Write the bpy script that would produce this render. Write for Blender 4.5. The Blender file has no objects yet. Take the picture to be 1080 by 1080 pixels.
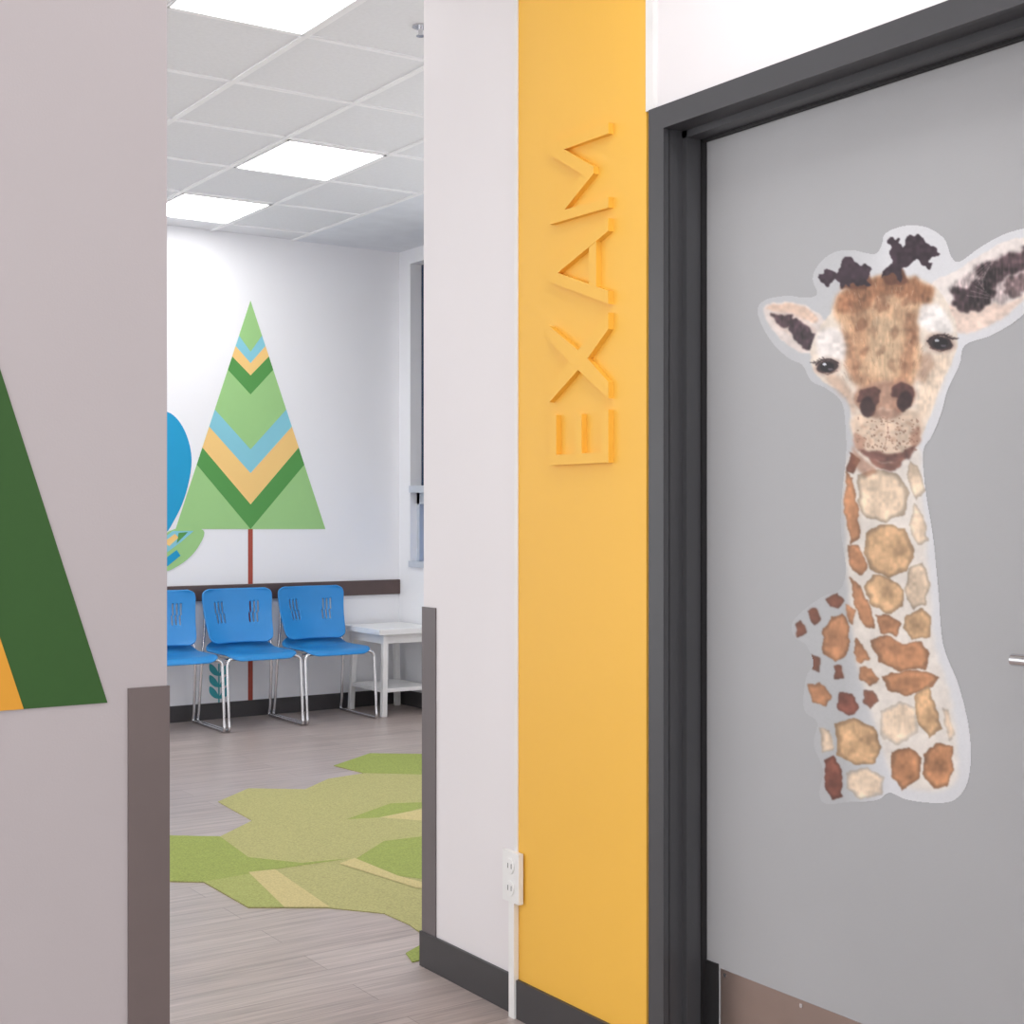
import bpy, bmesh, math, random
import numpy as np
from mathutils import Vector
random.seed(3)
# ------------------------------------------------------------------ constants (metres)
CAM_H=1.284; TH=math.radians(33.954); FPX=1500.0
Fv=Vector((math.sin(TH),math.cos(TH),0)); Rv=Vector((math.cos(TH),-math.sin(TH),0))
XD=2.042      # exam wall face
YL=2.12       # mural wall face in hall
YF=8.35       # far wall
XW=4.708      # window wall
ZC=3.03       # ceiling
XLEAF=2.135
def hit(px,py,axis,val):
    "survey a point of the reference onto a known wall/floor plane"
    d=Fv+Rv*((px-540)/FPX)+Vector((0,0,(540-py)/FPX))
    o=Vector((0,0,CAM_H)); t=(val-o[axis])/d[axis]
    return o+d*t
def lin(c):
    c=np.asarray(c,dtype=float)/255.0
    return np.where(c<=0.04045,c/12.92,((c+0.055)/1.055)**2.4)
def L(r,g,b): 
    v=lin((r,g,b)); return (float(v[0]),float(v[1]),float(v[2]),1)
# ------------------------------------------------------------------ materials
def mat(name,rgb,rough=0.6,metal=0.0,var=0.03,scale=8,bump=0.0,bscale=300,spec=0.5):
    m=bpy.data.materials.new(name); m.use_nodes=True; nt=m.node_tree; n=nt.nodes; l=nt.links
    b=n['Principled BSDF']; b.inputs['Roughness'].default_value=rough; b.inputs['Metallic'].default_value=metal
    b.inputs['Specular IOR Level'].default_value=spec
    tc=n.new('ShaderNodeTexCoord'); no=n.new('ShaderNodeTexNoise'); no.inputs['Scale'].default_value=scale
    no.inputs['Detail'].default_value=3
    l.new(tc.outputs['Object'],no.inputs['Vector'])
    mr=n.new('ShaderNodeMapRange'); mr.inputs['To Min'].default_value=1-var; mr.inputs['To Max'].default_value=1+var
    mr.inputs['From Min'].default_value=0.3; mr.inputs['From Max'].default_value=0.7
    l.new(no.outputs['Fac'],mr.inputs['Value'])
    vm=n.new('ShaderNodeVectorMath'); vm.operation='SCALE'; vm.inputs[0].default_value=L(*rgb)[:3]
    l.new(mr.outputs[0],vm.inputs['Scale']); l.new(vm.outputs[0],b.inputs['Base Color'])
    if bump>0:
        n2=n.new('ShaderNodeTexNoise'); n2.inputs['Scale'].default_value=bscale
        l.new(tc.outputs['Object'],n2.inputs['Vector'])
        bp=n.new('ShaderNodeBump'); bp.inputs['Strength'].default_value=bump; bp.inputs['Distance'].default_value=0.002
        l.new(n2.outputs['Fac'],bp.inputs['Height']); l.new(bp.outputs[0],b.inputs['Normal'])
    return m
M={}
M['white']=mat('paint_white',(236,232,233),0.55,bump=.08,var=.01,scale=2)
M['farwhite']=mat('paint_far',(241,242,246),0.6,var=.01,scale=2)
M['hall']=mat('paint_hall_grey_dimmed',(178,170,171),0.55,bump=.08,var=.015,scale=2)  # pinkish grey with the wall's dimmer light put into its colour
M['yellow']=mat('paint_yellow',(247,191,74),0.5,bump=.08,var=.012,scale=2)
M['trimw']=mat('trim_white',(236,234,232),0.4)
M['base']=mat('rubber_base',(62,60,62),0.45,var=.05)
M['guard']=mat('corner_guard_taupe',(104,92,90),0.4,var=.05)
M['guardd']=mat('corner_guard_dark',(106,99,100),0.4,var=.05)
M['rail']=mat('chair_rail_brown',(88,71,69),0.4,var=.08)
M['frame']=mat('door_frame_charcoal',(70,70,73),0.38,var=.03)
M['black']=mat('gasket_black',(26,25,27),0.6)
M['door']=mat('door_grey',(170,170,172),0.45,var=.02,scale=3,bump=.1,bscale=500)
M['steel']=mat('brushed_steel',(166,148,140),0.32,metal=.85,var=.04)  # brownish tint puts the floor's reflection into the kick plate colour
M['chrome']=mat('chrome',(215,215,218),0.15,metal=1.0,var=.01)
M['blue']=mat('chair_blue_plastic',(36,136,206),0.35,var=.03)
M['tile']=mat('ceiling_tile',(232,233,236),0.9,var=.02,scale=60)
M['tbar']=mat('ceiling_tbar',(246,246,248),0.5)
M['soff']=mat('ceiling_drywall',(232,235,241),0.8)
M['lg']=mat('mural_light_green',(158,206,136),0.6,var=.01)
M['dg']=mat('mural_dark_green',(82,152,74),0.6,var=.01)
M['mb']=mat('mural_blue',(134,203,220),0.6,var=.01)
M['my']=mat('mural_yellow',(246,205,130),0.6,var=.01)
M['trunk']=mat('mural_trunk_red',(172,76,60),0.6,var=.01)
M['cyan']=mat('mural_cyan',(0,155,206),0.6,var=.01)
M['teal']=mat('mural_teal',(60,170,180),0.6,var=.01)
M['hg']=mat('mural_forest_green',(38,82,20),0.6,var=.02)
M['hy']=mat('mural_gold',(214,150,38),0.6,var=.02)
M['ha']=mat('mural_sage',(120,165,80),0.6,var=.02)
M['glassd']=mat('window_glass_dusk',(24,44,74),0.08,var=.05)
M['glassb']=mat('window_glass_blue',(92,146,210),0.1,var=.1)
M['alu']=mat('window_aluminium',(196,203,214),0.4,metal=.1)
M['table']=mat('table_white_laminate',(240,240,240),0.35)
M['outlet']=mat('outlet_white',(240,240,238),0.35)
M['slot']=mat('outlet_slot',(70,70,70),0.5)
M['c1']=mat('carpet_olive',(168,164,108),0.95,var=.2,scale=160,bump=.5,bscale=400)
M['c2']=mat('carpet_green',(144,156,78),0.95,var=.2,scale=160,bump=.5,bscale=400)
M['c3']=mat('carpet_straw',(192,178,124),0.95,var=.16,scale=160,bump=.5,bscale=400)
M['c4']=mat('carpet_moss',(158,163,94),0.95,var=.2,scale=160,bump=.5,bscale=400)
def emis(name,s):
    m=bpy.data.materials.new(name); m.use_nodes=True; n=m.node_tree.nodes
    b=n['Principled BSDF']; b.inputs['Base Color'].default_value=(1,1,1,1)
    b.inputs['Emission Color'].default_value=(1,0.985,0.97,1); b.inputs['Emission Strength'].default_value=s
    return m
M['lamp']=emis('troffer_diffuser',10)
# vinyl plank floor
def floormat():
    m=bpy.data.materials.new('vinyl_plank'); m.use_nodes=True; nt=m.node_tree; n=nt.nodes; l=nt.links
    b=n['Principled BSDF']; tc=n.new('ShaderNodeTexCoord')
    br=n.new('ShaderNodeTexBrick'); br.inputs['Scale'].default_value=1; br.inputs['Brick Width'].default_value=1.2
    br.inputs['Row Height'].default_value=0.15; br.inputs['Mortar Size'].default_value=0.0012; br.inputs['Bias'].default_value=0
    br.inputs['Color1'].default_value=L(180,167,162); br.inputs['Color2'].default_value=L(169,155,150); br.inputs['Mortar'].default_value=L(134,121,117)
    l.new(tc.outputs['Object'],br.inputs['Vector'])
    def streak(sx,sy,det):
        mp=n.new('ShaderNodeMapping'); mp.inputs['Scale'].default_value=(sx,sy,1)
        no=n.new('ShaderNodeTexNoise'); no.inputs['Scale'].default_value=1; no.inputs['Detail'].default_value=det
        l.new(tc.outputs['Object'],mp.inputs['Vector']); l.new(mp.outputs[0],no.inputs['Vector']); return no
    s1=streak(1.6,38,5); s2=streak(5,130,4)
    ad=n.new('ShaderNodeMath'); ad.operation='ADD'; l.new(s1.outputs['Fac'],ad.inputs[0]); l.new(s2.outputs['Fac'],ad.inputs[1])
    mr=n.new('ShaderNodeMapRange'); mr.inputs['From Min'].default_value=.7; mr.inputs['From Max'].default_value=1.3
    mr.inputs['To Min'].default_value=.70; mr.inputs['To Max'].default_value=1.24
    l.new(ad.outputs[0],mr.inputs['Value'])
    vm=n.new('ShaderNodeVectorMath'); vm.operation='SCALE'; l.new(br.outputs['Color'],vm.inputs[0]); l.new(mr.outputs[0],vm.inputs['Scale'])
    l.new(vm.outputs[0],b.inputs['Base Color']); b.inputs['Roughness'].default_value=.33
    bp=n.new('ShaderNodeBump'); bp.inputs['Strength'].default_value=.12; bp.inputs['Distance'].default_value=.002
    l.new(ad.outputs[0],bp.inputs['Height']); l.new(bp.outputs[0],b.inputs['Normal'])
    return m
M['floor']=floormat()
# ------------------------------------------------------------------ mesh builder
class MB:
    def __init__(s,name): s.name=name; s.v=[]; s.f=[]; s.m=[]; s.sm=[]; s.mats=[]
    def mi(s,k):
        if k not in s.mats: s.mats.append(k)
        return s.mats.index(k)
    def add(s,vs,fs,k,smooth=False):
        o=len(s.v); s.v+= [tuple(v) for v in vs]; i=s.mi(k)
        for f in fs: s.f.append([a+o for a in f]); s.m.append(i); s.sm.append(smooth)
    def box(s,x0,x1,y0,y1,z0,z1,k):
        v=[(x,y,z) for x in (x0,x1) for y in (y0,y1) for z in (z0,z1)]
        s.add(v,[(0,1,3,2),(4,6,7,5),(0,4,5,1),(2,3,7,6),(0,2,6,4),(1,5,7,3)],k)
    def poly(s,pts,k): s.add(pts,[list(range(len(pts)))],k)
    def prism(s,pts,ext,k):
        n=len(pts); e=Vector(ext); p=[Vector(q) for q in pts]
        s.add(p+[q+e for q in p],[list(range(n)),list(range(2*n-1,n-1,-1))]+[(i,i+n,(i+1)%n+n,(i+1)%n) for i in range(n)],k)
    def tube(s,pts,r,k,seg=10,closed=False):
        p=[Vector(q) for q in pts]; n=len(p); vs=[];fs=[]
        up=None
        for i in range(n):
            if closed: t=(p[(i+1)%n]-p[i-1]).normalized()
            else: t=(p[min(i+1,n-1)]-p[max(i-1,0)]).normalized()
            if up is None: 
                up=Vector((0,0,1)) if abs(t.z)<.9 else Vector((1,0,0))
            a=(up-t*up.dot(t)).normalized(); up=a; b=t.cross(a)
            for j in range(seg):
                g=2*math.pi*j/seg; vs.append(p[i]+(a*math.cos(g)+b*math.sin(g))*r)
        m=n if closed else n-1
        for i in range(m):
            for j in range(seg):
                i2=(i+1)%n
                fs.append((i*seg+j,i*seg+(j+1)%seg,i2*seg+(j+1)%seg,i2*seg+j))
        s.add(vs,fs,k,True)
        if not closed: s.add(vs[:seg],[list(range(seg))[::-1]],k); s.add(vs[-seg:],[list(range(seg))],k)
    def make(s,parent=None,bevel=0):
        me=bpy.data.meshes.new(s.name); me.from_pydata(s.v,[],s.f); me.update()
        for k in s.mats: me.materials.append(M[k])
        me.polygons.foreach_set('material_index',s.m); me.polygons.foreach_set('use_smooth',s.sm)
        bm=bmesh.new(); bm.from_mesh(me); bmesh.ops.recalc_face_normals(bm,faces=bm.faces[:]); bm.to_mesh(me); bm.free()
        o=bpy.data.objects.new(s.name,me); bpy.context.collection.objects.link(o)
        if parent: o.parent=parent
        if bevel:
            b=o.modifiers.new('bevel','BEVEL'); b.width=bevel; b.segments=2; b.limit_method='ANGLE'
        return o
def fillet(pts,r,n=6):
    p=[Vector(q) for q in pts]; out=[p[0]]
    for i in range(1,len(p)-1):
        a=(p[i-1]-p[i]); b=(p[i+1]-p[i]); d=min(r,a.length*.49,b.length*.49)
        A=p[i]+a.normalized()*d; B=p[i]+b.normalized()*d
        for k in range(n+1):
            t=k/n; out.append(A*(1-t)**2+p[i]*2*t*(1-t)+B*t*t)
    out.append(p[-1]); return out
def smooth2(pts,n=5):
    out=[];N=len(pts)
    for i in range(N):
        p0,p1,p2,p3=[np.array(pts[(i+k-1)%N],float) for k in range(4)]
        for j in range(n):
            t=j/n
            out.append(tuple(.5*((2*p1)+(-p0+p2)*t+(2*p0-5*p1+4*p2-p3)*t*t+(-p0+3*p1-3*p2+p3)*t**3)))
    return out
# ------------------------------------------------------------------ room shell
XWR=-.6   # unseen west side with added openings, set close to brighten the waiting room
b=MB('floor'); b.box(-2.65,4.95,-2.6,8.5,-.06,0,'floor'); b.make()
b=MB('wall_far'); b.box(XWR-.15,4.95,YF,YF+.15,0,ZC+.1,'farwhite'); b.make()
b=MB('wall_left'); b.box(-2.5,.785,YL,YL+.15,0,ZC,'hall'); b.make()
# unseen west and south walls; bay openings added so world light fills the rooms
b=MB('wall_west_added_bays'); b.box(-2.65,-2.5,-2.6,YL+.15,0,.12,'white'); b.box(-2.65,-2.5,-2.6,YL+.15,2.93,ZC,'white')
for y in (-2.6,-.25,YL): b.box(-2.65,-2.5,y,y+.15,.12,2.93,'white')
b.box(XWR-.12,XWR,YL+.15,YF,0,.12,'white'); b.box(XWR-.12,XWR,YL+.15,YF,2.96,ZC,'white')
for y in (YL+.15,4.2,6.2,8.25): b.box(XWR-.12,XWR,y,y+.1,.12,2.96,'white')
b.make()
b=MB('wall_back_added_bays'); b.box(-2.5,XD,-2.6,-2.45,0,.12,'white'); b.box(-2.5,XD,-2.6,-2.45,2.93,ZC,'white')
for x in (-.3,1.9): b.box(x,x+.12,-2.6,-2.45,.12,2.93,'white')
b.make()
DY1=2.412; DY0=1.34; DZ=2.13; FW=.051
b=MB('wall_exam'); b.box(XD,XD+.14,DY1+FW-.02,3.48,0,ZC,'white'); b.box(XD,XD+.14,-2.6,DY0-FW+.02,0,ZC,'white'); b.box(XD,XD+.14,DY0-FW+.02,DY1+FW-.02,DZ+.03,ZC,'white'); b.make()
b=MB('wall_partition'); b.box(XD+.14,XW,3.34,3.48,0,ZC,'white'); b.make()
WY1=8.2; WY0=5.6; WZ0=.92; WZ1=2.93; WM=1.437
b=MB('wall_window'); b.box(XW,XW+.2,WY1,YF,0,ZC,'farwhite'); b.box(XW,XW+.2,5.35,WY0,0,ZC,'farwhite'); b.box(XW,XW+.2,WY0,WY1,0,WZ0,'farwhite'); b.box(XW,XW+.2,WY0,WY1,WZ1,ZC,'farwhite')
b.box(XW,XW+.2,3.34,3.6,0,ZC,'farwhite'); b.box(XW,XW+.2,3.6,5.35,0,.3,'farwhite'); b.box(XW,XW+.2,3.6,5.35,WZ1,ZC,'farwhite'); b.make()  # unseen near window opening, added to bring more light into the room
b=MB('window_1')
b.box(XW+.085,XW+.1,6.93,WY1,WM,WZ1,'glassd'); b.box(XW+.085,XW+.1,6.93,WY1,WZ0,WM,'glassb')  # glass only in the visible part; the unseen rest is left open for light
for y in (WY0,6.9): b.box(XW+.06,XW+.12,y,y+.06,WZ0,WZ1,'alu')
b.box(XW-.01,XW+.12,WY0,WY1,WM-.025,WM+.02,'alu'); b.box(XW-.015,XW+.12,WY0,WY1,WZ0-.0,WZ0+.04,'alu')
b.box(XW+.05,XW+.12,WY1-.035,WY1,WZ0,WM,'alu'); b.box(XW+.05,XW+.12,WY0,WY1,WM-.1,WM-.02,'alu')
b.make()
# ceiling with T-bar grid
b=MB('ceiling'); b.box(-2.65,3.93,-2.6,YF,ZC,ZC+.08,'tile'); b.box(3.93,4.95,3.4,YF,ZC-.004,ZC+.08,'soff')
b.box(3.93,4.95,-2.6,3.4,ZC,ZC+.08,'soff')
gx=[2.83+.55*k for k in range(-9,3)]; gy=[6.08+.67*k for k in range(-12,4)]
for x in gx:
    b.box(x-.012,x+.012,-2.45,YF,ZC-.007,ZC+.001,'tbar')
for y in gy:
    b.box(-2.5,3.93,y-.012,y+.012,ZC-.0065,ZC+.001,'tbar')
b.make()
lights=[(2.83,6.08),(1.73,4.07),(2.83,7.42),(.63,6.08),(.63,7.42),(3.38,4.07),(-.47,.72),(1.18,1.39),(.63,-.62)]  # first three visible; the rest are unseen panels added for light
for i,(x,y) in enumerate(lights):
    b=MB('ceiling_light_panel'); x0,x1,y0,y1=x+.014,x+.55-.014,y+.014,y+.67-.014
    b.box(x0+.012,x1-.012,y0+.012,y1-.012,ZC-.006,ZC-.002,'lamp')
    for q in ((x0,x1,y0,y0+.012),(x0,x1,y1-.012,y1),(x0,x0+.012,y0,y1),(x1-.012,x1,y0,y1)): b.box(*q,ZC-.010,ZC,'tbar')
    b.make()
# baseboards, rail, guards
b=MB('baseboard_far'); b.box(XWR,XW,YF-.01,YF,0,.1,'base'); b.make()
b=MB('baseboard_window'); b.box(XW-.01,XW,3.48,YF-.01,0,.1,'base'); b.make()
b=MB('baseboard_exam'); b.box(XD-.009,XD,3.0,3.48,0,.098,'base'); b.box(XD-.021,XD-.012,DY1+FW,2.985,0,.098,'base'); b.box(XD-.009,XD+.5,3.48,3.489,0,.098,'base'); b.box(XD-.009,XD,-2.45,DY0-FW,0,.098,'base'); b.make()
b=MB('baseboard_left'); b.box(-2.5,.785,YL-.009,YL,0,.098,'base'); b.make()
b=MB('trim_1'); b.box(XWR,XW-.002,YF-.02,YF,.735,.832,'rail'); b.make(bevel=.004)
b=MB('trim_2'); 
b.box(.785-.062,.785+.003,YL-.004,YL,.1,1.016,'guard'); b.box(.785,.785+.003,YL,YL+.062,.1,1.016,'guard'); b.make()
b=MB('trim_3'); b.box(XD-.004,XD,3.48-.07,3.484,.098,1.016,'guardd'); b.box(XD,XD+.07,3.48,3.484,.098,1.016,'guardd'); b.make()
# yellow panel
b=MB('wall_accent_panel'); b.box(XD-.012,XD,DY1+FW+.013,2.985,0,ZC,'yellow'); b.make()
b=MB('trim_4'); b.box(XD-.016,XD,2.985,3.0,0,ZC,'trimw'); b.make()
b=MB('trim_5'); b.box(XD-.014,XD,DY1+FW-.012,DY1+FW+.013,DZ+FW,ZC,'trimw'); b.make()
# ------------------------------------------------------------------ EXAM letters (cut-out)
sg=MB('exam_wall_sign'); xs=XD-.012
yb,yt=2.596,2.830; W=.025; nq_=[0]
def quad(c):
    nq_[0]+=1
    sg.prism([(xs,yb+(yt-yb)*q[1],q[0]) for q in c],(-.014-.0003*(nq_[0]%4),0,0),'yellow')
hb=.12
# E as a single outline
z0,z1=1.398,1.520
quad([(z0,0),(z1,0),(z1,hb),(z0+W,hb),(z0+W,.44),(z1-.004,.44),(z1-.004,.44+hb),(z0+W,.44+hb),(z0+W,1-hb),(z1,1-hb),(z1,1),(z0,1)])
# X outline
z0,z1=1.546,1.744; zm=(z0+z1)/2; w=.038
quad([(z0,0),(z0+w,0),(zm,.5-.16),(z1-w,0),(z1,0),(zm+w*.62,.5),(z1-.006,1),(z1-w-.006,1),(zm,.5+.16),(z0+w+.006,1),(z0+.006,1),(zm-w*.62,.5)])
# A : legs as one outline + crossbar
z0,z1=1.764,1.962; zm=(z0+z1)/2; w=.030
quad([(z0,0),(z0+w,0),(zm,.85),(z1-w,0),(z1,0),(zm+.017,1),(zm-.017,1)])
quad([(z0+.036,.20),(z1-.036,.20),(z1-.05,.20+hb),(z0+.05,.20+hb)])
# M outline
z0,z1=1.986,2.182; zm=(z0+z1)/2
quad([(z0,0),(z0+W,0),(z0+W,.74),(zm-.008,.24),(zm+.008,.24),(z1-W,.74),(z1-W,0),(z1,0),(z1,1),(z1-W,1),(zm,.44),(z0+W,1),(z0,1)])
sg.make()
# ------------------------------------------------------------------ outlet + raceway
o=MB('wall_outlet'); yc=2.995; za,zb_=.294,.422; zmid=(za+zb_)/2
o.box(XD-.03,XD-.016,yc-.037,yc+.037,za,zb_,'outlet')
for z in (zmid-.028,zmid+.028):
    o.prism([(XD-.03,yc+.018*math.cos(a),z+.02*math.sin(a)) for a in [2*math.pi*i/16 for i in range(16)]],(-.003,0,0),'outlet')
    o.box(XD-.0335,XD-.032,yc-.009,yc-.006,z-.006,z+.007,'slot'); o.box(XD-.0335,XD-.032,yc+.006,yc+.009,z-.006,z+.007,'slot')
o.box(XD-.028,XD-.016,yc-.012,yc+.012,0.0,za,'outlet')
o.make(bevel=.002)
# ------------------------------------------------------------------ door
b=MB('trim_door_frame'); xf=XD-.016; xe=XD+.155
b.box(xf,XD+.002,DY1,DY1+FW,0,DZ+FW,'frame'); b.box(xf,XD+.002,DY0-FW,DY0,0,DZ+FW,'frame'); b.box(xf,XD+.002,DY0,DY1,DZ,DZ+FW,'frame')
b.box(XD,xe,DY1,DY1+.03,0,DZ+.02,'frame'); b.box(XD,xe,DY0-.03,DY0,0,DZ+.02,'frame'); b.box(XD,xe,DY0-.03,DY1+.03,DZ,DZ+.03,'frame')
b.box(XD+.038,XD+.088,DY1-.016,DY1,0,DZ,'frame'); b.box(XD+.038,XD+.088,DY0,DY0+.016,0,DZ,'frame'); b.box(XD+.038,XD+.088,DY0,DY1,DZ-.016,DZ,'frame')
b.box(XD+.078,XD+.0915,DY1-.022,DY1-.014,0,DZ,'black'); b.box(XD+.078,XD+.0915,DY0,DY1,DZ-.021,DZ-.014,'black')
b.make()
dr=bpy.data.objects.new('door_1',None); bpy.context.collection.objects.link(dr)
b=MB('leaf'); b.box(XLEAF,XLEAF+.044,DY0+.003,DY1-.003,.01,DZ-.003,'door'); b.make(dr)
b=MB('kick_plate'); b.box(XLEAF-.0015,XLEAF,DY0+.02,2.345,.02,.277,'steel')
for y in (2.33,2.1,1.85,1.6,1.37): b.box(XLEAF-.003,XLEAF-.001,y-.004,y+.004,.262,.27,'chrome')
b.make(dr)
b=MB('edge_strip_dark'); b.box(XLEAF-.004,XLEAF,2.352,DY1-.004,.01,.285,'black'); b.make(dr)  # dark strip low on the leaf, beside the kick plate
b=MB('lever_handle'); yh,zh=1.42,1.03
b.tube([(XLEAF,yh,zh),(XLEAF-.012,yh,zh)],.033,'chrome',24)
b.tube(fillet([(XLEAF-.01,yh,zh),(XLEAF-.055,yh,zh),(XLEAF-.055,yh+.128,zh)],.02),.0105,'chrome',14)
b.make(dr)
# ------------------------------------------------------------------ giraffe decal (flat sticker on the door)
S=0.8; X0,X1,Y0,Y1=796,1116,232,856
nx=int((X1-X0)/S); ny=int((Y1-Y0)/S)
rng=np.random.default_rng(5)
def vnoise(cx,cy):
    gw=int(nx*S/cx)+3; gh=int(ny*S/cy)+3; g=rng.random((gh,gw))
    yy=np.arange(ny)*S/cy; xx=np.arange(nx)*S/cx; yi=yy.astype(int); xi=xx.astype(int); fy=yy-yi; fx=xx-xi
    fy=(fy*fy*(3-2*fy))[:,None]; fx=(fx*fx*(3-2*fx))[None,:]
    a=g[yi][:,xi]; b_=g[yi][:,xi+1]; c=g[yi+1][:,xi]; d=g[yi+1][:,xi+1]
    return (a*(1-fx)+b_*fx)*(1-fy)+(c*(1-fx)+d*fx)*fy-.5
GX,GY=np.meshgrid(X0+(np.arange(nx)+.5)*S,Y0+(np.arange(ny)+.5)*S)
wx=vnoise(9,9)*1+vnoise(4,4)*.7; wy=vnoise(9,9)*1+vnoise(4,4)*.7
n1=vnoise(14,14); n2=vnoise(4,4); n3=vnoise(1.8,6)+vnoise(2.5,9); n4=vnoise(1.7,1.7); n5=vnoise(30,30)
can=np.zeros((ny,nx,3)); can[:]=(214,214,217)
def blur(m,s):
    if s<=0: return m
    s=s/S; r=max(1,int(2.5*s)); k=np.exp(-np.arange(-r,r+1)**2/(2*s*s)); k/=k.sum()
    m=np.apply_along_axis(lambda v:np.convolve(np.pad(v,r),k,'valid'),0,m); return np.apply_along_axis(lambda v:np.convolve(np.pad(v,r),k,'valid'),1,m)
def pmask(poly,warp=0,soft=.6,sm=True):
    if sm: poly=smooth2(poly,5)
    xs_=[p[0] for p in poly]; ys_=[p[1] for p in poly]; pad=8+3*soft+2*warp
    i0=max(0,int((min(xs_)-pad-X0)/S)); i1=min(nx,int((max(xs_)+pad-X0)/S)+1); j0=max(0,int((min(ys_)-pad-Y0)/S)); j1=min(ny,int((max(ys_)+pad-Y0)/S)+1)
    x=GX[j0:j1,i0:i1]+wx[j0:j1,i0:i1]*warp*2; y=GY[j0:j1,i0:i1]+wy[j0:j1,i0:i1]*warp*2
    m=np.zeros(x.shape,bool); n=len(poly)
    for i in range(n):
        xa,ya=poly[i]; xb,yb_=poly[(i+1)%n]
        if ya==yb_: continue
        c=((ya>y)!=(yb_>y))&(x<(xb-xa)*(y-ya)/(yb_-ya)+xa); m^=c
    return (slice(j0,j1),slice(i0,i1)),blur(m.astype(float),soft)
def paint(poly,col,a=1,soft=.6,warp=1.0,var=.12,fine=.08,fur=0,edge=0,sm=True):
    sl,m=pmask(poly,warp,soft,sm); c=np.array(col,float)
    v=1+var*2*n1[sl]+fine*2*n2[sl]+fur*n3[sl]
    if edge: v=v-edge*np.clip(1-blur(m,2.2),0,1)*1.6
    cc=np.clip(c[None,None,:]*v[:,:,None],0,255); A=(m*a)[:,:,None]
    can[sl]=can[sl]*(1-A)+cc*A
def ell(cx,cy,rx,ry,rot=0,n=16):
    r=math.radians(rot); return [(cx+rx*math.cos(t)*math.cos(r)-ry*math.sin(t)*math.sin(r),cy+rx*math.cos(t)*math.sin(r)+ry*math.sin(t)*math.cos(r)) for t in [2*math.pi*i/n for i in range(n)]]
def stroke(pts,w,col,a=1,soft=.5):
    for (xa,ya),(xb,yb_) in zip(pts[:-1],pts[1:]):
        d=math.hypot(xb-xa,yb_-ya)+1e-6; nx_,ny_=-(yb_-ya)/d*w/2,(xb-xa)/d*w/2
        paint([(xa+nx_,ya+ny_),(xb+nx_*.6,yb_+ny_*.6),(xb-nx_*.6,yb_-ny_*.6),(xa-nx_,ya-ny_)],col,a,soft,0,.05,.05,sm=False)
outline=[(799,326),(808,316),(830,312),(850,314),(862,310),(857,294),(864,278),(880,266),(900,264),(922,268),(930,258),(934,246),(955,238),(978,240),(996,252),(1003,270),(1012,276),(1035,260),(1062,246),(1092,240),(1112,252),(1110,285),(1094,315),(1072,338),(1045,354),(1018,364),(1012,385),(1000,410),(993,435),(983,460),(974,476),(976,515),(984,565),(990,625),(995,680),(1012,725),(1023,775),(1022,820),(1008,843),(985,847),(955,843),(938,836),(925,844),(895,846),(872,848),(864,838),(868,812),(858,785),(862,762),(848,748),(850,715),(858,700),(850,680),(838,672),(836,656),(852,640),(870,628),(886,622),(892,600),(887,560),(888,520),(892,485),(892,455),(888,425),(872,410),(856,402),(846,385),(832,378),(815,362),(803,342)]
full=np.zeros((ny,nx)); sl,mm=pmask(outline,0,.3); full[sl]=mm
can-= (np.clip(n5,-.5,.5)*6)[:,:,None]
# the clear film lets the grey door read through on the left side
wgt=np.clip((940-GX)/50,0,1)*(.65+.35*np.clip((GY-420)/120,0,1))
can[:]=can*(1-wgt[:,:,None])+np.array((178,179,181.))*wgt[:,:,None]
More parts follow.
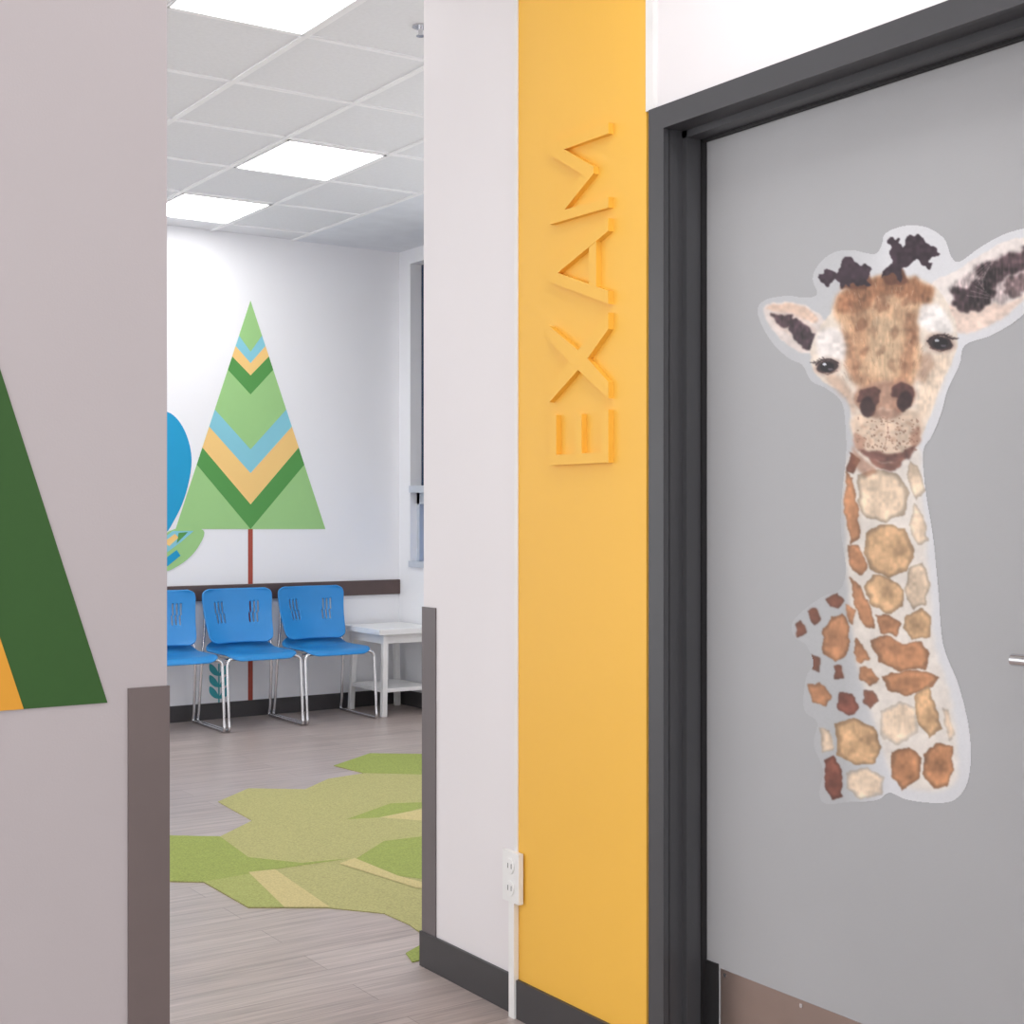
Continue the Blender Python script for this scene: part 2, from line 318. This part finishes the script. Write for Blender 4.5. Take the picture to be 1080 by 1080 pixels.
# neck cream wash
paint([(897,478),(966,470),(972,520),(978,575),(982,630),(986,680),(1002,730),(1010,790),(1004,830),(950,828),(925,770),(903,690),(895,620),(893,560)],(230,219,207),.75,2.5,1,.05,.03)
TAN=(212,172,130); BR=(186,132,94); DK=(120,74,56); LT=(224,200,174); RED=(128,76,62)
spots=[([(905,503),(914,499),(926,497),(947,501),(957,519),(954,541),(934,550),(915,546),(908,538),(907,520)],LT,.95),
([(958,486),(968,492),(977,518),(966,526),(957,508)],LT,.8),
([(893,498),(899,508),(905,535),(907,566),(898,573),(892,545)],BR,.95),
([(897,476),(906,486),(900,501),(894,498)],DK,.9),
([(913,564),(921,557),(935,555),(954,559),(959,570),(963,583),(957,600),(938,608),(919,599),(914,585)],TAN,.95),
([(965,530),(974,545),(980,570),(967,577),(960,555)],LT,.7),
([(895,575),(907,577),(915,597),(908,609),(899,603)],BR,.95),
([(921,606),(940,610),(953,623),(951,640),(934,647),(919,636),(913,619)],TAN,.95),
([(960,600),(974,593),(981,614),(976,636),(963,642),(956,622)],LT,.9),
([(898,610),(908,621),(919,640),(922,663),(912,660),(902,642)],BR,.95),
([(924,650),(938,648),(952,659),(946,671),(929,667)],BR,.95),
([(956,649),(972,643),(982,652),(980,671),(963,674),(955,662)],TAN,.95),
([(919,675),(935,670),(952,680),(971,678),(980,689),(975,705),(950,707),(929,699)],BR,.95),
([(871,632),(883,625),(891,634),(884,642),(875,641)],DK,.95),
([(876,652),(888,648),(896,662),(893,690),(882,698),(869,689),(868,668)],BR,1),
([(852,646),(861,641),(866,652),(858,660)],DK,.95),([(839,658),(846,654),(850,668),(843,673)],DK,.95),
([(892,638),(902,645),(900,660),(893,652)],BR,.9),
([(902,673),(911,681),(917,695),(908,699),(901,688)],BR,.95),
([(932,713),(955,708),(976,709),(991,716),(979,727),(955,733),(939,728)],BR,.95),
([(856,690),(864,695),(865,709),(857,707)],DK,.8),
([(880,703),(889,703),(890,716),(881,717)],DK,.95),([(908,704),(920,705),(927,716),(918,724),(908,717)],BR,.9),
([(852,722),(865,721),(877,733),(872,746),(857,741)],BR,.95),
([(887,731),(900,732),(905,748),(896,757),(883,748)],RED,.95),
([(911,730),(922,729),(927,739),(919,749),(910,742)],DK,.75),
([(930,752),(950,741),(967,750),(967,773),(948,785),(930,777)],LT,.45),
([(968,732),(979,727),(988,745),(992,769),(981,777),(969,765),(966,748)],TAN,.95),
([(995,745),(1002,752),(1008,775),(1002,782),(997,765)],LT,.5),
([(883,765),(903,760),(921,767),(929,788),(923,803),(903,807),(885,797)],TAN,1),
([(864,767),(876,770),(880,791),(868,795)],LT,.8),
([(942,794),(960,790),(971,800),(969,821),(952,833),(941,818)],BR,.95),
([(976,796),(990,785),(1004,790),(1005,811),(998,829),(984,830),(975,816)],BR,.95),
([(871,804),(881,799),(887,815),(888,839),(878,843),(870,828)],RED,1),
([(895,815),(915,811),(932,820),(929,839),(908,842),(895,832)],LT,.6)]
for k,(p,c,a) in enumerate(spots):
    dkk=tuple(q*.78 for q in c); cx=sum(q[0] for q in p)/len(p); cy=sum(q[1] for q in p)/len(p); g=1.06 if len(p)>5 else 1.0
    p=[(cx+(x-cx)*g,cy+(y-cy)*g) for x,y in p]
    paint(p,dkk,a,.7,1.5,.10,.06,.03,edge=.10,sm=False)           # pooled pigment rim
    ox,oy=(rng.random(2)-.5)*3
    paint([(cx+(x-cx)*.85+ox*.5,cy+(y-cy)*.87+oy*.5) for x,y in p],tuple(min(255,q*1.07) for q in c),.85,1.3,1.8,.14,.07,.04,sm=False)
    if c in (BR,TAN,RED):
        ox,oy=(rng.random(2)-.5)*9
        paint([(cx+(x-cx)*.5+ox,cy+(y-cy)*.38+oy) for x,y in p],tuple(q*.72 for q in c),.4,2,3,.2,.1)
# ears
paint([(806,325),(825,319),(850,323),(868,335),(874,350),(864,370),(846,373),(826,360),(811,342)],(222,210,204),1,.8,1,.06,.04)
paint([(808,326),(828,320),(852,326),(864,338),(850,338),(828,330)],(212,178,154),.7,1,1,.15,.1)
paint([(813,331),(832,329),(850,338),(862,350),(858,366),(848,369),(836,356),(822,347)],(206,186,176),.8,1.5,1)
paint([(815,331),(828,331),(840,337),(836,346),(826,347)],(58,42,47),.92,.9,3,.3,.3,.4)
paint([(832,336),(846,339),(860,352),(858,367),(849,369),(837,356)],(56,42,48),.95,.9,3.2,.3,.3,.4)
paint([(984,300),(1005,288),(1030,272),(1058,257),(1090,250),(1104,262),(1098,290),(1082,315),(1060,334),(1035,347),(1010,351),(995,332)],(230,221,216),1,.8,1,.05,.04)
paint([(1004,318),(1030,322),(1062,320),(1082,312),(1060,334),(1035,347),(1010,350),(998,336)],(226,196,178),.65,1.8,1.5,.12,.08)
paint([(1008,296),(1028,282),(1056,268),(1092,262),(1092,290),(1070,312),(1040,324),(1012,326),(1003,312)],(160,144,144),.75,1.6,3.5,.3,.3,.5)
paint([(1032,284),(1055,271),(1092,262),(1090,280),(1066,291),(1042,303)],(66,50,54),.92,1.2,4,.3,.3,.4)
paint([(1004,308),(1024,299),(1048,303),(1054,313),(1035,326),(1010,328)],(56,42,46),.92,1.2,4,.3,.3,.4)
paint([(1060,298),(1082,289),(1086,301),(1066,316)],(84,66,68),.75,1.2,3,.3,.3,.4)
for k in range(11): stroke([(1046-k*4+14,262+k*5.0),(1020+k*3,292+k*2.4)],1.0,(228,216,212),.3)
# head base: outline leans a little, muzzle narrower than brow
paint([(884,312),(895,300),(915,293),(940,289),(965,292),(985,302),(998,318),(1008,340),(1011,362),(1003,384),(993,405),(985,430),(977,450),(967,470),(953,487),(936,496),(918,489),(905,474),(899,452),(896,430),(886,413),(868,403),(857,388),(855,368),(864,348),(876,330)],(226,213,199),1,.7,.8,.05,.04,.04)
paint([(884,312),(905,298),(935,291),(965,294),(984,306),(982,322),(972,336),(968,352),(974,374),(968,396),(960,409),(935,404),(910,410),(897,394),(893,370),(888,348),(878,330)],(200,161,126),.92,2.4,2,.14,.07,.1)
paint([(885,311),(912,296),(945,290),(975,298),(985,310),(974,321),(950,313),(925,318),(905,330),(888,332),(881,325)],(146,100,72),.85,2,3,.2,.12,.15)
paint([(896,330),(912,326),(925,345),(922,370),(908,384),(898,366)],(176,132,100),.55,2.5,3,.18,.1,.1)
paint([(920,338),(938,334),(950,348),(948,378),(936,400),(920,392),(914,366)],(218,188,154),.7,3,2,.1,.06,.1)
paint([(954,330),(968,338),(967,368),(960,400),(948,402),(954,372)],(150,106,80),.6,1.8,2.5,.2,.12,.15)
paint([(888,348),(897,355),(903,380),(910,404),(898,402),(890,378)],(160,116,88),.6,1.8,2,.2,.12,.15)
paint([(900,392),(930,402),(965,396),(962,408),(934,407),(904,412)],(172,130,102),.55,2,2,.15,.1,.1)
for x,y,rx,ry,ro,al in ((908,344,5,9,20,.5),(930,322,9,5,-10,.5),(944,352,4,9,-8,.45),(928,372,4,8,10,.35),(962,356,4,10,0,.5),(912,372,4,7,0,.45),(958,318,7,5,20,.5),(896,322,6,5,0,.5),(940,386,5,5,0,.35),(920,352,3,5,0,.3),(904,388,3,5,0,.4),(952,384,3,6,0,.35)):
    paint(ell(x,y,rx,ry,ro,10),(116,76,56),al,1.2,3.5,.2,.1)
for k in range(150):
    x=888+rng.random()*92; y=296+rng.random()*106; dx_=(933-x)*.07; ln=4+5*rng.random()
    stroke([(x,y),(x+dx_,y+ln)],1.0,[(110,72,54),(236,216,190),(150,108,82)][k%3],.25,.4)
paint([(972,322),(990,322),(1002,338),(1004,352),(990,352),(976,348),(969,338)],(236,231,228),.9,1.8,1)
paint([(862,352),(880,346),(890,358),(892,378),(880,380),(864,378)],(228,221,218),.85,2,1)
paint([(986,376),(1002,374),(994,402),(984,430),(974,444),(966,428),(974,400)],(222,198,174),.7,3,1.5,.12,.1,.1)
paint([(976,372),(985,380),(976,402),(968,398)],(160,116,90),.5,2,2)
paint([(870,398),(886,398),(900,420),(902,440),(892,424)],(192,156,132),.6,2,1.5)
# eyes
def eye(cx,cy,s,side):
    paint(ell(cx,cy,14*s,9*s,side*8),(160,130,116),.6,1.6,1)
    paint(ell(cx,cy,11*s,6.5*s,side*8),(54,40,42),1,.7,1)
    paint(ell(cx,cy+.5,7*s,5*s),(26,20,24),1,.5,0)
    paint(ell(cx-3*s,cy-2.2*s,2.1*s,1.3*s),(220,224,232),.9,.4,0)
    paint(ell(cx+3*s,cy+2.6*s,2.6*s,1.2*s),(130,122,134),.6,.5,0)
    stroke([(cx-12*s,cy-1*s),(cx-6*s,cy-6.5*s),(cx+3*s,cy-7.5*s),(cx+12*s,cy-3*s)],2.2,(46,32,34),.9)
    stroke([(cx-10*s,cy+4*s),(cx,cy+8*s),(cx+10*s,cy+4*s)],1.4,(84,60,56),.7)
    for k in range(5):
        x=cx+side*(2+2.2*k)*s; stroke([(x,cy-6.5*s+k*.8),(x+side*(3+k*.9)*s,cy-9.5*s+k*1.4*s)],1.3,(44,34,36),.8)
eye(873,387,1.05,-1); eye(992,362,1.15,1)
# muzzle
paint([(900,442),(920,432),(950,430),(970,436),(974,456),(962,474),(945,484),(920,482),(905,470)],(218,194,172),.95,2,1,.1,.08)
paint([(902,416),(914,407),(934,406),(954,402),(966,412),(964,424),(950,434),(934,430),(918,437),(904,430)],(168,126,104),.9,1.5,2,.12,.08)
paint([(906,424),(907,414),(918,409),(929,413),(929,423),(922,433),(921,426),(913,423)],(94,62,56),.95,.8,1.6,.15,.12)
paint([(940,420),(941,410),(952,404),(963,409),(964,420),(956,431),(948,428),(953,420)],(90,58,54),.95,.8,1.6,.15,.12)
paint([(908,424),(914,418),(922,424),(922,436),(914,440),(908,434)],(54,34,35),.92,.9,1.2); paint([(948,419),(956,413),(962,420),(960,430),(952,435),(946,428)],(54,34,35),.92,.9,1.2)
paint([(930,410),(939,408),(941,426),(935,432),(930,426)],(188,150,128),.85,1,1)
paint([(918,436),(934,432),(950,433),(944,440),(924,442)],(136,96,80),.6,1.4,2)
for k in range(110):
    x=904+rng.random()*66; y=441+rng.random()*36; paint(ell(x,y,.7+.8*rng.random(),.7+.8*rng.random(),0,6),(132,94,78),.5,.4,0)
for x,y in ((912,450),(926,456),(948,452),(960,448),(940,464),(918,466)): paint(ell(x,y,4,2.5,rng.random()*60,8),(176,136,112),.5,1.2,3)
paint([(903,456),(912,464),(909,474),(902,468)],(150,104,84),.6,1.2,2); paint([(958,460),(971,450),(971,462),(962,472)],(150,104,84),.6,1.2,2)
paint([(906,472),(920,476),(937,478),(953,475),(965,468),(956,484),(938,488),(918,486)],(100,60,53),.85,1.1,2.5,.2,.15)
paint([(916,484),(930,488),(945,487),(954,483),(948,493),(936,497),(924,493)],(124,80,68),.9,1,2,.2,.15)
stroke([(936,440),(937,456),(933,474)],1.5,(150,108,90),.5)
paint([(900,470),(912,486),(925,496),(915,503),(903,492)],(156,106,80),.6,1.5,1.5)
# horns (ossicones)
HC=(56,41,50)
paint([(888,304),(900,288),(916,290),(918,302)],(116,76,58),.95,1,1.5)
paint([(934,300),(938,284),(952,284),(958,298)],(106,70,54),.95,1,1.5)
paint([(865,293),(872,286),(882,287),(888,275),(900,271),(906,279),(918,284),(914,294),(917,302),(902,299),(893,303),(883,296),(874,304),(867,302)],HC,1,.6,3,.25,.2)
paint([(931,296),(936,281),(941,270),(936,258),(944,252),(952,262),(961,252),(974,251),(978,260),(990,262),(992,273),(982,274),(984,283),(972,277),(962,279),(953,285),(949,296),(940,290)],HC,1,.6,3,.25,.2)
can=np.clip(can*(1+.02*n4[:,:,None]),0,255)
# mesh: cells inside the cut line, one quad each
jj,ii=np.nonzero(full>.5)
vid=-np.ones((ny+1,nx+1),int)
used=np.zeros((ny+1,nx+1),bool)
for dj in (0,1):
    for di in (0,1): used[jj+dj,ii+di]=True
vj,vi=np.nonzero(used); vid[vj,vi]=np.arange(len(vj))
px=X0+vi*S; py=Y0+vj*S; u=(px-540)/FPX; w_=(540-py)/FPX
XP=XLEAF-.0006; dx=Fv.x+Rv.x*u; t=XP/dx
co=np.stack([np.full_like(t,XP),t*(Fv.y+Rv.y*u),CAM_H+t*w_],1)
quads=np.stack([vid[jj,ii],vid[jj,ii+1],vid[jj+1,ii+1],vid[jj+1,ii]],1)
me=bpy.data.meshes.new('giraffe_door_decal'); me.vertices.add(len(co)); me.vertices.foreach_set('co',co.ravel())
nq=len(quads); me.loops.add(nq*4); me.loops.foreach_set('vertex_index',quads.ravel().astype(np.int32))
me.polygons.add(nq); me.polygons.foreach_set('loop_start',(np.arange(nq)*4).astype(np.int32))
me.update(calc_edges=True); me.validate()
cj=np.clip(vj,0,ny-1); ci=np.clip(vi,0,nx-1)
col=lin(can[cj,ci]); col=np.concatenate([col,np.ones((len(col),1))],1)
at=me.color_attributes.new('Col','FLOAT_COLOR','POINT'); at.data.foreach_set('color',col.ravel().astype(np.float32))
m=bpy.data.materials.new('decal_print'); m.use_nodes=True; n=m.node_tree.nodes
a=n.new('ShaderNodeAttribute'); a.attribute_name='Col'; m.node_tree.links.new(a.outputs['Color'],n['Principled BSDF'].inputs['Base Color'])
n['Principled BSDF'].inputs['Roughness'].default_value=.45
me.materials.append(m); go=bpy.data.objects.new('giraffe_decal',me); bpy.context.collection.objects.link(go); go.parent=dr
# ------------------------------------------------------------------ far wall mural
def wp(pts,off): return [hit(x,y,1,YF)+Vector((0,-off,0)) for x,y in pts]
tm=MB('tree_mural'); ax,ay=264,317
def ex(y): return (y-ay)*(79/241)
tm.poly(wp([(261.5,557),(266.5,557),(266.5,742),(261.5,742)],.002),'trunk')
tm.poly(wp([(264,317),(343,558),(185,558)],.003),'lg')
def chev(e1,e2,c1,c2,k,off=.004):
    tm.poly(wp([(ax-ex(e1),e1),(ax,c1),(ax,c2),(ax-ex(e2),e2)],off),k)
    tm.poly(wp([(ax,c1),(ax+ex(e1),e1),(ax+ex(e2),e2),(ax,c2)],off),k)
chev(354,365,371,383,'mb'); chev(365,376,383,396,'my'); chev(376,390,396,416,'dg')
chev(432,450,474,499,'mb'); chev(450,472,499,532,'my'); chev(472,490,532,558,'dg')
tm.make()
tm=MB('animal_mural')
tm.poly(wp(smooth2([(160,434),(180,436),(195,455),(202,485),(196,520),(184,548),(170,565),(140,565),(120,520),(122,470),(138,440)]),.0025),'cyan')
tm.poly(wp(smooth2([(184,558),(214,559),(208,578),(192,594),(170,604),(150,600),(160,575)]),.0045),'lg')
tm.poly(wp([(166,572),(182,560),(204,560),(190,572),(174,584),(160,590)],.0055),'mb')
tm.poly(wp([(172,572),(184,563),(188,567),(178,576)],.0065),'my'); tm.poly(wp([(170,592),(186,580),(190,586),(174,599)],.006),'cyan')
tm.poly(wp([(188,562),(198,561),(186,573)],.0065),'dg')
tm.make()
tm=MB('leaf_sprig_mural')
tm.poly(wp([(230,700),(231.5,700),(231.5,742),(230,742)],.002),'teal')
for y in (712,724,736):
    for s in (-1,1): tm.poly(wp(smooth2([(231,y),(231+s*4,y-8),(231+s*10,y-12),(231+s*10,y-5),(231+s*5,y)]),.003),'teal')
tm.make()
# hall tree mural (left wall)
pc=hit(113,741,1,YL); pe=hit(0,390,1,YL); sl_=(pe.z-pc.z)/(pc.x-pe.x)
hw=.50; cx=pc.x-hw; zb=pc.z
tm=MB('tree_mural')
def tri(inset,off,k):
    w=hw-inset; tm.poly([(cx-w,YL-off,zb),(cx+w,YL-off,zb),(cx,YL-off,zb+w*sl_)],k)
tri(0,.002,'hg'); pi=hit(24.5,746,1,YL); ins=pc.x-pi.x
tri(ins,.003,'hy'); tri(ins*1.9,.004,'mb'); tri(ins*2.6,.005,'ha')
tm.poly([(cx-.02,YL-.0015,0.1),(cx+.02,YL-.0015,.1),(cx+.02,YL-.0015,zb),(cx-.02,YL-.0015,zb)],'trunk')
tm.make()
# ------------------------------------------------------------------ carpet inlay
rg=MB('geometric_area_rug'); kz=[0]
def fl(pts,z): 
    q=[hit(x,y,2,0) for x,y in pts]
    return [Vector((p.x,max(p.y,3.52),z)) for p in q]
base=[(60,905),(110,885),(177,882),(232,883),(266,866),(230,846),(262,832),(322,833),(346,822),(384,816),(352,808),(390,795),(470,796),(540,812),(560,850),(520,900),(500,960),(452,991),(432,976),(405,964),(345,958),(262,958),(215,931),(150,930),(90,925)]
rg.prism(fl(base,.0),(0,0,.003),'c1')
def patch(pts,k): 
    kz[0]+=1; rg.poly(fl(pts,.003+.0002*kz[0]),k)
patch([(352,808),(390,795),(470,796),(540,812),(500,819),(384,816)],'c2')
patch([(365,865),(412,848),(470,846),(430,857),(400,863)],'c2')
patch([(400,863),(430,857),(470,850),(520,858),(470,868)],'c3')
patch([(60,905),(110,885),(177,882),(232,883),(262,905),(318,911),(372,906),(290,918),(215,931),(150,930),(90,925)],'c2')
patch([(375,907),(405,888),(470,880),(520,890),(500,935),(420,925)],'c2')
patch([(215,931),(290,918),(348,958),(262,958)],'c4')
patch([(262,921),(290,918),(348,958),(300,958)],'c3')
patch([(358,912),(374,906),(420,925),(470,938),(440,938)],'c3')
rg.make()
rg=MB('carpet_tile_accent'); rg.prism(fl([(428,1006),(446,996),(470,1000),(462,1018),(440,1018)],0),(0,0,.003),'c2'); rg.make()
# ------------------------------------------------------------------ chairs
def chair(cx,yr):
    e=bpy.data.objects.new('waiting_chair',None); bpy.context.collection.objects.link(e); e.location=(cx,yr,0)
    def shell(name,fn,na,nb,holes):
        vs=[];fs=[]
        for j in range(nb+1):
            for i in range(na+1): vs.append(fn(-1+2*i/na,-1+2*j/nb))
        for j in range(nb):
            for i in range(na):
                if (i,j) in holes: continue
                q=j*(na+1)+i; fs.append((q,q+1,q+na+2,q+na+1))
        b=MB(name); b.add(vs,fs,'blue',True); o=b.make(e)
        s=o.modifiers.new('s','SOLIDIFY'); s.thickness=.012; s.offset=0
        s=o.modifiers.new('sub','SUBSURF'); s.levels=1; s.render_levels=1
    def se(b_,p=5): return (1-(abs(b_)*.985)**p)**(1/p)
    def back(a,b_):
        w=(.222+.014*b_)*se(b_,8); x=a*w; z=.65+.165*b_
        y=-.055+.045*b_+ -.035*a*a + .012*math.cos(b_*2.5)
        return (x,y,z)
    holes=set()
    for c in (10,13,16,39,42,45):
        for j in range(10,21): holes.add((c+(1 if j<15 else 0)*(1 if c<20 else -1),j))
    shell('backrest',back,56,28,holes)
    def seat(a,b_):
        w=.228*se(b_,6); x=a*w; y=-.265+.222*b_; z=.445-.012*(1-a*a)*(1-b_*b_)*1.3
        if b_<-.6: z-= (abs(b_)-.6)**2*.22
        if b_>.6: z+=(b_-.6)**2*.35
        return (x,y,z)
    shell('seat',seat,20,20,set())
    f=MB('frame'); r=.0095
    for s in (-1,1):
        x=s*.235
        f.tube(fillet([(s*.2,-.02,.76),(s*.2,-.035,.60),(x*.97,-.06,.43),(x,-.02,.06),(x,.0,r),(x,-.50,r),(x,-.49,.06),(x,-.46,.42),(s*.16,-.44,.425),(s*.16,-.10,.425)],.045),r,'chrome')
    f.tube([(-.235,-.1,.405),(.235,-.1,.405)],r*.9,'chrome'); f.tube([(-.225,-.40,.415),(.225,-.40,.415)],r*.9,'chrome')
    f.make(e)
for cx in (2.99,3.49,3.99): chair(cx,8.27)
# ------------------------------------------------------------------ side table
t_=MB('side_table'); a0,a1,b0,b1=4.26,4.685,7.80,8.31
t_.box(a0,a1,b0,b1,.515,.55,'table'); t_.box(a0+.05,a1-.04,b0+.05,b1-.02,.455,.515,'table')
t_.box(a0+.045,a1-.03,b0+.04,b1-.03,.15,.175,'table')
for x,sx in ((a0+.05,-.02),(a1-.07,.02)):
    for y,sy in ((b0+.04,-.02),(b1-.07,.02)):
        top=[(x,y,.515),(x+.035,y,.515),(x+.035,y+.035,.515),(x,y+.035,.515)]
        bot=[(p[0]+sx,p[1]+sy,0) for p in top]
        t_.add(top+bot,[(0,1,2,3),(7,6,5,4),(0,4,5,1),(1,5,6,2),(2,6,7,3),(3,7,4,0)],'table')
t_.make(bevel=.003)
# sprinkler
s=MB('ceiling_sprinkler'); s.tube([(2.58,4.42,ZC),(2.58,4.42,ZC-.006)],.03,'chrome',20); s.tube([(2.58,4.42,ZC),(2.58,4.42,ZC-.035)],.008,'chrome'); s.tube([(2.58,4.42,ZC-.035),(2.58,4.42,ZC-.038)],.016,'chrome'); s.make()
# ------------------------------------------------------------------ world, camera
w=bpy.data.worlds.new('world'); bpy.context.scene.world=w; w.use_nodes=True
w.node_tree.nodes['Background'].inputs[0].default_value=(.97,.98,1,1); w.node_tree.nodes['Background'].inputs[1].default_value=2.0
c=bpy.data.cameras.new('camera'); c.sensor_width=36; c.lens=50; c.clip_start=.05
co_=bpy.data.objects.new('camera',c); bpy.context.collection.objects.link(co_); co_.location=(0,0,CAM_H); co_.rotation_euler=(math.radians(90),0,-TH)
bpy.context.scene.camera=co_
bpy.context.scene.view_settings.view_transform='Standard'
